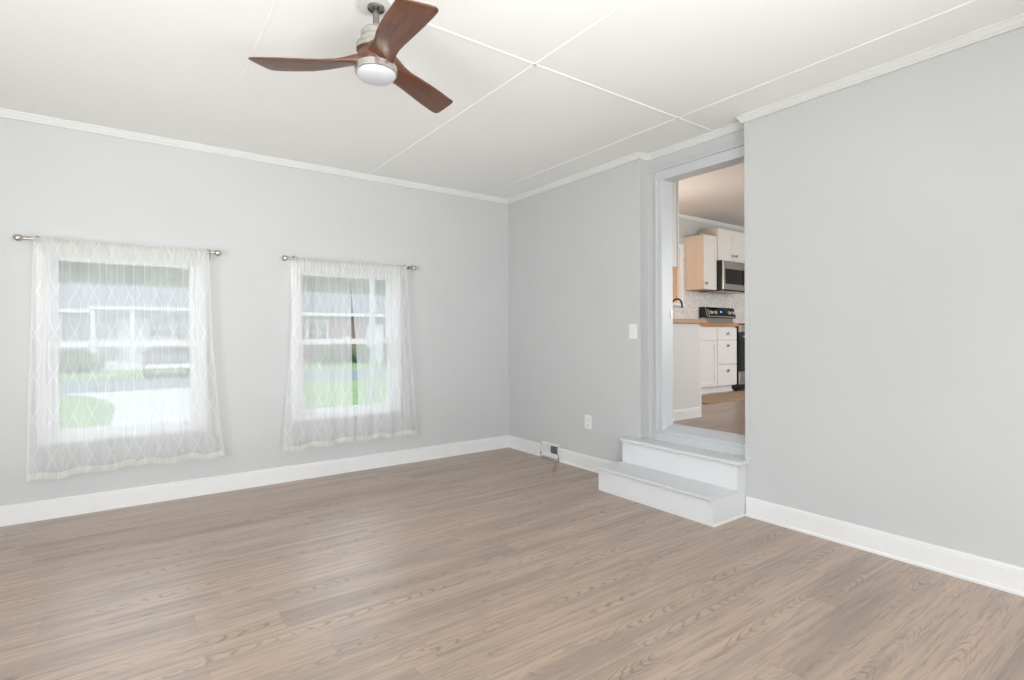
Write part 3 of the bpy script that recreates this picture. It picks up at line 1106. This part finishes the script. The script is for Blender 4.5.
def base_unit(label, x0, x1, fronts, toe_end=None):
    """base cabinet against the back wall, front at y=-0.63; fronts: (kind, z0, z1, knob or None)"""
    t = thing('base_cabinet', label, 'cabinet', ((x0 + x1) / 2, -0.33, ZK), 'base cabinets below the worktop')
    m = MB()
    m.box(x0, x1, -0.608, -0.035, ZK + 0.085, 1.288)
    m.build('body', 'cab', t)
    m = MB(); m.box(x0, x1, -0.555, -0.04, ZK, ZK + 0.085)
    m.build('toe_kick', 'cab', t)
    m = MB(); m.box(x0, x1, -0.572, -0.555, ZK, ZK + 0.022, 0.003)
    m.build('toe_strip', 'trim', t)
    for kind, a0, a1, z0, z1, kb in fronts:
        m = MB()
        if kind == 'door':
            shaker(m, 'y', a0, a1, z0, z1, -0.63)
            d = m.build('door', 'cab', t)
        else:
            slab(m, 'y', a0, a1, z0, z1, -0.63)
            d = m.build('drawer', 'cab', t)
        if kb:
            knob(d, 'y', kb[0], kb[1], -0.63)
    return t


base_unit('white base cabinet with three knobbed drawers beside the black range', 2.822, 3.268,
          [('drawer', 2.826, 3.264, 1.114, 1.268, (3.045, 1.195)), ('drawer', 2.826, 3.264, 0.800, 1.106, (3.045, 1.040)), ('drawer', 2.826, 3.264, 0.522, 0.792, (3.045, 0.715))])
base_unit('white base cabinet with shaker door left of the three drawers', 2.440, 2.820,
          [('drawer', 2.444, 2.816, 1.114, 1.268, None), ('door', 2.444, 2.816, 0.522, 1.106, None)])
base_unit('white sink cabinet with two shaker doors below the kitchen window', 1.52, 2.438,
          [('drawer', 1.524, 2.434, 1.114, 1.268, None), ('door', 1.524, 1.977, 0.522, 1.106, (1.93, 1.05)), ('door', 1.981, 2.434, 0.522, 1.106, (2.03, 1.05))])

# peninsula run along the shared wall, grey end panel with its own baseboard
pen = thing('peninsula_cabinet', 'white kitchen cabinet with plain grey end panel just inside the doorway', 'cabinet', (0.56, -1.2, ZK), 'base cabinets below the worktop')
m = MB(); m.box(0.20, 0.978, -1.625, -0.66, ZK + 0.085, 1.288)
m.build('body', 'cab', pen)
m = MB(); m.box(0.20, 0.978, -1.645, -1.625, ZK, 1.288)
m.build('end_panel', 'greige', pen)
m = MB(); m.prism([(-1.645 - d * 0.8, ZK + z * 0.75) for d, z in bp], 'x', 0.20, 0.990)
m.build('baseboard', 'trim', pen)
m = MB(); m.box(0.20, 0.92, -1.62, -0.67, ZK, ZK + 0.085)
m.build('toe_kick', 'cab', pen)
for a0, a1 in ((-1.643, -1.16), (-1.156, -0.672)):
    m = MB(); slab(m, 'x', a0, a1, 1.114, 1.268, 1.012, 0.03)
    d = m.build('drawer', 'cab', pen)
    knob(d, 'x', (a0 + a1) / 2, 1.19, 1.012)
    m = MB(); shaker(m, 'x', a0, a1, 0.522, 1.106, 1.012, 0.03)
    d = m.build('door', 'cab', pen)
    knob(d, 'x', a1 - 0.05, 1.04, 1.012)

m = MB()
m.box(0.196, 1.040, -1.685, -0.660, 1.288, 1.326, 0.003)
m.box(0.196, 3.274, -0.660, -0.044, 1.288, 1.326, 0.003)
tag(m.build('worktop', 'block', origin=(1.7, -0.36, 1.288)), 'warm butcher block worktop turning the corner over the white base cabinets', 'worktop')

# faucet by the window
t = thing('kitchen_faucet', 'dark gooseneck faucet standing on the worktop by the kitchen window', 'faucet', (2.55, -0.14, 1.327))
m = MB(); m.lathe([(0.0, 0), (0.026, 0), (0.026, 0.01), (0.014, 0.018), (0.013, 0.05), (0.0, 0.05)], (2.55, -0.14, 1.327), n=24)
m.build('base', 'enamel', t, True)
m = MB()
pts = [Vector((2.55, -0.14, 1.37 + 0.04 * i)) for i in range(6)] + [Vector((2.55, -0.14 - 0.08 * (1 - math.cos(a)), 1.57 + 0.08 * math.sin(a))) for a in [PI * i / 10 for i in range(1, 11)]] + [Vector((2.55, -0.30, 1.53))]
for a, c in zip(pts, pts[1:]):
    m.cyl(a, c, 0.011, n=14)
m.build('spout', 'enamel', t, True)
m = MB(); m.cyl((2.563, -0.14, 1.365), (2.62, -0.14, 1.385), 0.006, n=10)
m.build('lever', 'enamel', t, True)

# wall cabinets
uc = thing('wall_cabinet', 'white wall cabinet with bare wood side left of the microwave', 'cabinet', (3.13, -0.19, 1.79), 'wall cabinets in the kitchen')
m = MB(); m.box(2.995, 3.276, -0.310, -0.044, 1.80, 2.530)
m.build('body', 'cab', uc)
m = MB(); m.box(2.984, 2.995, -0.312, -0.043, 1.795, 2.530)
m.build('side_panel', 'maple', uc)
m = MB(); m.box(2.985, 3.276, -0.312, -0.044, 1.791, 1.800)
m.build('bottom_panel', 'maple_raw', uc)
m = MB(); shaker(m, 'y', 2.986, 3.274, 1.795, 2.530, -0.332, 0.02, 0.05)
d = m.build('door', 'cab', uc)
knob(d, 'y', 3.025, 1.875, -0.332)

oc = thing('wall_cabinet', 'white two door wall cabinet directly above the microwave', 'cabinet', (3.66, -0.19, 2.2), 'wall cabinets in the kitchen')
m = MB(); m.box(3.291, 4.04, -0.330, -0.044, 2.205, 2.640)
m.build('body', 'cab', oc)
m = MB(); m.box(3.280, 3.291, -0.332, -0.043, 2.203, 2.640)
m.build('side_panel', 'maple', oc)
for a0, a1, kx in ((3.282, 3.658, 3.618), (3.662, 4.038, 3.702)):
    m = MB(); shaker(m, 'y', a0, a1, 2.205, 2.640, -0.352, 0.02, 0.05)
    d = m.build('door', 'cab', oc)
    knob(d, 'y', kx, 2.285, -0.352)

hc = thing('wall_cabinet', 'white wall cabinet hanging beside the doorway above the peninsula', 'cabinet', (0.47, -1.2, 1.79), 'wall cabinets in the kitchen')
m = MB(); m.box(0.20, 0.714, -1.600, -0.75, 1.795, 2.70)
m.build('body', 'cab', hc)
for a0, a1 in ((-1.600, -1.178), (-1.174, -0.752)):
    m = MB(); shaker(m, 'x', a0, a1, 1.797, 2.698, 0.747)
    d = m.build('door', 'cab', hc)
    knob(d, 'x', a1 - 0.04, 1.88, 0.747)

# microwave
mw = thing('microwave', 'stainless over the range microwave with black glass door', 'microwave', (3.66, -0.23, 1.79))
m = MB(); m.box(3.281, 4.04, -0.405, -0.045, 1.795, 2.198, 0.002)
m.build('body', 'enamel', mw)
m = MB(); m.box(3.284, 4.037, -0.425, -0.405, 1.800, 2.194, 0.004)
fr_ = m.build('door', 'steel', mw)
m = MB(); m.box(3.330, 3.815, -0.4275, -0.424, 1.875, 2.085, 0.001)
m.build('window', 'blackglass', fr_)
m = MB(); m.box(3.835, 4.030, -0.4275, -0.424, 1.81, 2.185, 0.001)
m.build('control_panel', 'blackglass', mw)
m = MB(); m.cyl((3.790, -0.455, 1.84), (3.790, -0.455, 2.15), 0.009, n=14); m.cyl((3.790, -0.425, 1.86), (3.790, -0.457, 1.86), 0.006, n=10); m.cyl((3.790, -0.425, 2.13), (3.790, -0.457, 2.13), 0.006, n=10)
m.build('handle', 'steel', mw, True)
m = MB(); m.box(3.285, 4.035, -0.40, -0.05, 1.782, 1.796, 0.002)
m.build('grille', 'enamel', mw)

# range
rg = thing('range', 'black and stainless electric range standing right of the base cabinets', 'stove', (3.66, -0.35, ZK))
m = MB(); m.box(3.281, 4.04, -0.640, -0.05, ZK + 0.03, 1.315, 0.003)
m.build('body', 'enamel', rg)
m = MB(); m.box(3.281, 4.04, -0.655, -0.05, 1.315, 1.330, 0.003)
m.build('cooktop', 'blackglass', rg)
m = MB()
m.box(3.281, 4.04, -0.105, -0.05, 1.330, 1.425, 0.003)
m.build('back_panel', 'steel', rg)
m = MB(); m.prism([(-0.050, 1.420), (-0.145, 1.420), (-0.150, 1.430), (-0.118, 1.555), (-0.105, 1.572), (-0.075, 1.576), (-0.050, 1.568)], 'x', 3.281, 4.04)
cpn = m.build('control_panel', 'enamel', rg, True)
m = MB(); m.prism([(-0.146, 1.455), (-0.1465, 1.455), (-0.1245, 1.542), (-0.1235, 1.542)], 'x', 3.36, 3.40)
m.prism([(-0.1515, 1.428), (-0.153, 1.430), (-0.1495, 1.448), (-0.147, 1.448)], 'x', 3.33, 4.02)
m.prism([(-0.147, 1.450), (-0.150, 1.450), (-0.120, 1.560), (-0.116, 1.560)], 'x', 3.315, 3.335)
m.build('trim_strip', 'steel', cpn)
m = MB(); m.prism([(-0.139, 1.482), (-0.1405, 1.482), (-0.1285, 1.530), (-0.127, 1.530)], 'x', 3.59, 3.78)
m.build('display_glass', 'blackglass', cpn)
m = MB(); m.prism([(-0.135, 1.500), (-0.1362, 1.500), (-0.1322, 1.517), (-0.131, 1.517)], 'x', 3.665, 3.705)
m.build('display', 'display', cpn)
for x in (3.43, 3.53, 3.88, 3.97):
    m = MB(); m.cyl((x, -0.128, 1.500), (x, -0.160, 1.492), 0.026, 0.022, n=22)
    m.build('knob', 'knob_metal', cpn, True)
m = MB(); m.box(3.283, 4.038, -0.668, -0.640, 1.215, 1.312, 0.004)
m.build('front_rail', 'steel', rg)
m = MB(); m.box(3.283, 4.038, -0.668, -0.640, 0.700, 1.205, 0.004)
dr = m.build('oven_door', 'blackglass', rg)
m = MB()
m.cyl((3.310, -0.715, 1.150), (4.010, -0.715, 1.150), 0.013, n=16)
for x in (3.335, 3.985):
    m.box(x - 0.016, x + 0.016, -0.720, -0.664, 1.138, 1.166, 0.004)
m.build('handle', 'steel', dr, True)
m = MB(); m.box(3.283, 4.038, -0.664, -0.640, 0.520, 0.690, 0.004)
m.build('drawer', 'steel', rg)
for x in (3.33, 3.99):
    for y in (-0.58, -0.10):
        m = MB(); m.cyl((x, y, ZK), (x, y, ZK + 0.035), 0.02, n=14)
        m.build('foot', 'enamel', rg)

# rug
m = MB(); m.box(1.80, 3.35, -1.175, -0.705, ZK + 0.0005, ZK + 0.009, 0.003)
tag(m.build('kitchen_rug', 'jute', origin=(2.57, -0.94, ZK)), 'flat tan woven rug on the kitchen floor before the cabinets', 'rug')

# ------------------------------------------------------------------ the street outside
GZ = -0.6
m = MB(); m.box(-45, 50, -40, 75, GZ - 0.2, GZ)
struct(m.build('ground', 'grass', origin=(0, 0, GZ)))
m = MB(); m.box(-45, 50, 16.7, 22.4, GZ - 0.01, GZ + 0.012)
struct(m.build('road', 'asphalt', origin=(0, 19, GZ)))
m = MB()
m.prism([(-3.55, 2.0), (-3.55, 9.0), (-3.50, 12.0), (-3.75, 14.2), (-4.35, 16.0), (-4.9, 16.72), (1.6, 16.72), (0.5, 15.6), (0.1, 14.0), (0.0, 2.0)], 'z', GZ, GZ + 0.014)
struct(m.build('driveway', 'concrete', origin=(-1.7, 9, GZ)))


def house(label, x0, x1, y0, y1, ze, zr, wallmat, openings, porch=None):
    t = thing('house', label, 'house', ((x0 + x1) / 2, (y0 + y1) / 2, GZ), 'houses across the street')
    m = MB(); m.box(x0, x1, y0, y1, GZ - 0.05, ze)
    m.prism([(y0, ze), ((y0 + y1) / 2, zr - 0.1), (y1, ze)], 'x', x0, x1)
    m.build('wall', wallmat, t, origin=(0, 0, 0))
    ym = (y0 + y1) / 2
    m = MB()
    ov = 0.5
    sl = (zr - ze) / (ym - y0)
    m.prism([(y0 - ov, ze - ov * sl), (ym, zr), (y1 + ov, ze - ov * sl), (y1 + ov, ze - ov * sl + 0.12), (ym, zr + 0.14), (y0 - ov, ze - ov * sl + 0.12)], 'x', x0 - 0.4, x1 + 0.4)
    m.build('roof', 'shingle', t)
    m = MB(); m.box(x0 - 0.42, x1 + 0.42, y0 - ov - 0.06, y0 - ov, ze - ov * sl - 0.08, ze - ov * sl + 0.13)
    m.build('fascia', 'extwhite', t)
    for kind, a0, a1, z0, z1 in openings:
        m = MB()
        m.box(a0 - 0.1, a0, y0 - 0.06, y0 + 0.02, z0 - 0.1, z1 + 0.1)
        m.box(a1, a1 + 0.1, y0 - 0.06, y0 + 0.02, z0 - 0.1, z1 + 0.1)
        m.box(a0, a1, y0 - 0.06, y0 + 0.02, z1, z1 + 0.1)
        m.box(a0, a1, y0 - 0.06, y0 + 0.02, z0 - 0.1, z0)
        if kind == 'window':
            m.box(a0, a1, y0 - 0.05, y0, (z0 + z1) / 2 - 0.03, (z0 + z1) / 2 + 0.03)
            m.box((a0 + a1) / 2 - 0.025, (a0 + a1) / 2 + 0.025, y0 - 0.05, y0, z0, z1)
            w = m.build('window', 'extwhite', t)
            g = MB(); g.box(a0, a1, y0 - 0.02, y0 + 0.01, z0, z1)
            g.build('pane', 'blackglass', w)
        else:
            m.box(a0, a1, y0 - 0.03, y0 + 0.01, z0, z1)
            m.build('door', 'extwhite', t)
    return t


h1 = house('grey sided house with low roof seen through the left window', -9.5, 2.2, 33.0, 41.0, 2.75, 4.25, 'siding',
           [('window', -2.15, -1.15, 1.2, 2.35), ('window', -7.6, -6.2, 1.0, 2.3), ('door', -3.5, -2.4, -0.3, 2.2)])
m = MB()
m.box(-4.9, 0.6, 30.7, 33.0, 2.62, 2.78)
m.build('porch_roof', 'extwhite', h1)
m = MB()
m.box(-4.9, 0.6, 30.7, 33.0, GZ, GZ + 0.35)
m.build('porch_floor', 'extwhite', h1)
for x in (-4.7, -3.0, 0.4):
    m = MB(); m.cyl((x, 30.9, GZ + 0.35), (x, 30.9, 2.62), 0.10, n=12)
    m.build('porch_post', 'extwhite', h1)
house('red brick house with grey roof seen through the curtain slit', 5.2, 19.0, 31.0, 39.0, 2.72, 4.2, 'brick',
      [('window', 12.0, 13.4, 0.6, 2.1), ('window', 6.2, 7.4, 0.7, 2.1), ('door', 10.2, 11.2, -0.5, 1.8)])

# parked car (body, cabin, windows, lights, wheels) seen from behind
car = thing('car', 'dark car parked across the street, seen through the left window', 'car', (-1.75, 24.6, GZ))
m = MB()
CX, CY = -1.75, 24.6
m.prism([(CY - 2.2, GZ + 0.35), (CY - 2.25, GZ + 0.75), (CY - 2.15, GZ + 0.98), (CY + 0.9, GZ + 1.0), (CY + 2.0, GZ + 0.88), (CY + 2.2, GZ + 0.7), (CY + 2.2, GZ + 0.35)], 'x', CX - 0.92, CX + 0.92)
m.build('body', 'carpaint', car)
m = MB()
for (ya, za, wa), (yb, zb, wb) in (((CY - 2.05, GZ + 0.97, 0.86), (CY - 1.65, GZ + 1.55, 0.68)),):
    v = [m.b.verts.new(p) for p in ((CX - 0.88, CY - 2.1, GZ + 0.97), (CX + 0.88, CY - 2.1, GZ + 0.97), (CX + 0.88, CY + 1.1, GZ + 0.98), (CX - 0.88, CY + 1.1, GZ + 0.98),
                                    (CX - 0.68, CY - 1.65, GZ + 1.58), (CX + 0.68, CY - 1.65, GZ + 1.58), (CX + 0.68, CY + 0.35, GZ + 1.58), (CX - 0.68, CY + 0.35, GZ + 1.58))]
    for f in ((0, 1, 2, 3), (4, 5, 6, 7), (0, 1, 5, 4), (1, 2, 6, 5), (2, 3, 7, 6), (3, 0, 4, 7)):
        m.b.faces.new([v[i] for i in f])
m.build('cabin', 'carpaint', car)
m = MB()
q = [m.b.verts.new(p) for p in ((CX - 0.72, CY - 2.045, GZ + 1.06), (CX + 0.72, CY - 2.045, GZ + 1.06), (CX + 0.60, CY - 1.70, GZ + 1.53), (CX - 0.60, CY - 1.70, GZ + 1.53))]
m.b.faces.new(q)
bmesh.ops.solidify(m.b, geom=m.b.faces[:], thickness=0.02)
m.build('rear_window', 'blackglass', car)
for sx_ in (-1, 1):
    m = MB(); m.box(CX + sx_ * 0.88 - 0.04, CX + sx_ * 0.88 + 0.035, CY - 2.27, CY - 2.12, GZ + 0.70, GZ + 0.92, 0.01)
    m.build('tail_light', 'tail', car)
    for wy in (-1.4, 1.35):
        m = MB(); m.cyl((CX + sx_ * 0.72, CY + wy, GZ + 0.33), (CX + sx_ * 0.93, CY + wy, GZ + 0.33), 0.33, n=28)
        m.build('wheel', 'tyre', car)
m = MB(); m.box(CX - 0.9, CX + 0.9, CY - 2.30, CY - 2.20, GZ + 0.42, GZ + 0.60, 0.02)
m.build('bumper', 'extwhite', car)


def tree(x, y, h, r, label):
    rnd = random.Random(int(x * 13 + y * 7))
    t = thing('tree', label, 'tree', (x, y, GZ), 'trees beyond the street')
    m = MB(); m.cyl((x, y, GZ - 0.05), (x + 0.1, y, GZ + h * 0.55), 0.03 * h, 0.015 * h, 12)
    for k in range(4):
        a = rnd.uniform(0, 2 * PI)
        m.cyl((x, y, GZ + h * 0.35), (x + r * 0.5 * math.cos(a), y + r * 0.5 * math.sin(a), GZ + h * 0.65), 0.012 * h, 0.005 * h, 8)
    m.build('trunk', 'bark', t, True)
    m = MB()
    for k in range(16):
        a, q = rnd.uniform(0, 2 * PI), rnd.uniform(0.1, 0.75)
        m.sphere((x + r * q * math.cos(a), y + r * q * math.sin(a), GZ + h * rnd.uniform(0.42, 0.86)), r * rnd.uniform(0.32, 0.5), 3, (1, 1, 0.85), 0.10, rnd)
    m.build('crown', 'leaf', t)
    return t


for x, y, h, r, lb in ((-22, 47, 12.5, 4.4, 'leafy tree far left behind the grey house'), (-12.2, 47, 12, 4.4, 'leafy tree behind the left end of the grey house'),
                       (-2.6, 47, 13, 4.4, 'leafy tree behind the middle of the grey house'), (7.0, 47, 12.5, 4.4, 'leafy tree behind the gap between the grey and brick houses'),
                       (16.6, 47, 13, 4.4, 'leafy tree behind the right part of the brick house'), (26.2, 47, 12, 4.4, 'leafy tree far right beyond the brick house'),
                       (-8.6, 58, 16, 4.4, 'tall tree in the back row behind the left end of the grey house'), (3.4, 58, 16.5, 4.6, 'tall tree in the back row behind the right end of the grey house'),
                       (15.0, 58, 16, 4.6, 'tall tree in the back row behind the left part of the brick house'), (26.7, 58, 16.5, 4.6, 'tall tree in the back row behind the right end of the brick house')):
    tree(x, y, h, r, lb)


def bush(x, y, w, h, label):
    rnd = random.Random(int(x * 31 + y))
    m = MB()
    for k in range(9):
        a = rnd.uniform(0, 2 * PI)
        m.sphere((x + 0.5 * w * rnd.uniform(0, 0.7) * math.cos(a), y + 0.35 * w * rnd.uniform(0, 0.6) * math.sin(a), GZ + h * rnd.uniform(0.3, 0.62)), h * rnd.uniform(0.32, 0.42), 3, (1.1, 1, 1), 0.09, rnd)
    return tag(m.build('bush', 'leaf', origin=(x, y, GZ)), label, 'bush', 'bushes before the houses')


bush(-8.6, 31.2, 2.6, 1.3, 'round green bush before the left part of the grey house')
bush(-5.3, 29.8, 2.0, 1.2, 'round green bush beside the porch of the grey house')
bush(7.2, 30.2, 2.4, 1.1, 'green bush under the left window of the brick house')
bush(9.3, 30.0, 2.0, 1.2, 'green bush by the door of the brick house')
bush(12.9, 30.0, 2.6, 1.0, 'green bush under the right window of the brick house')

# white porch post just outside the window nearer the corner
pp = thing('porch_post', 'white porch post standing outside the window nearer the corner', 'post', (-0.82, 1.75, GZ))
m = MB(); m.box(-0.850, -0.795, 1.722, 1.778, GZ, 2.62, 0.006)
m.build('shaft', 'extwhite', pp)
m = MB(); m.box(-0.870, -0.770, 1.70, 1.80, GZ, GZ + 0.16, 0.006)
m.build('collar', 'extwhite', pp)
m = MB(); m.box(-0.870, -0.770, 1.70, 1.80, 2.46, 2.62, 0.006)
m.build('collar', 'extwhite', pp)

for o in D.objects:
    if o.type == 'MESH' and o.parent is None and 'kind' not in o and 'category' not in o:
        print('UNTAGGED', o.name)
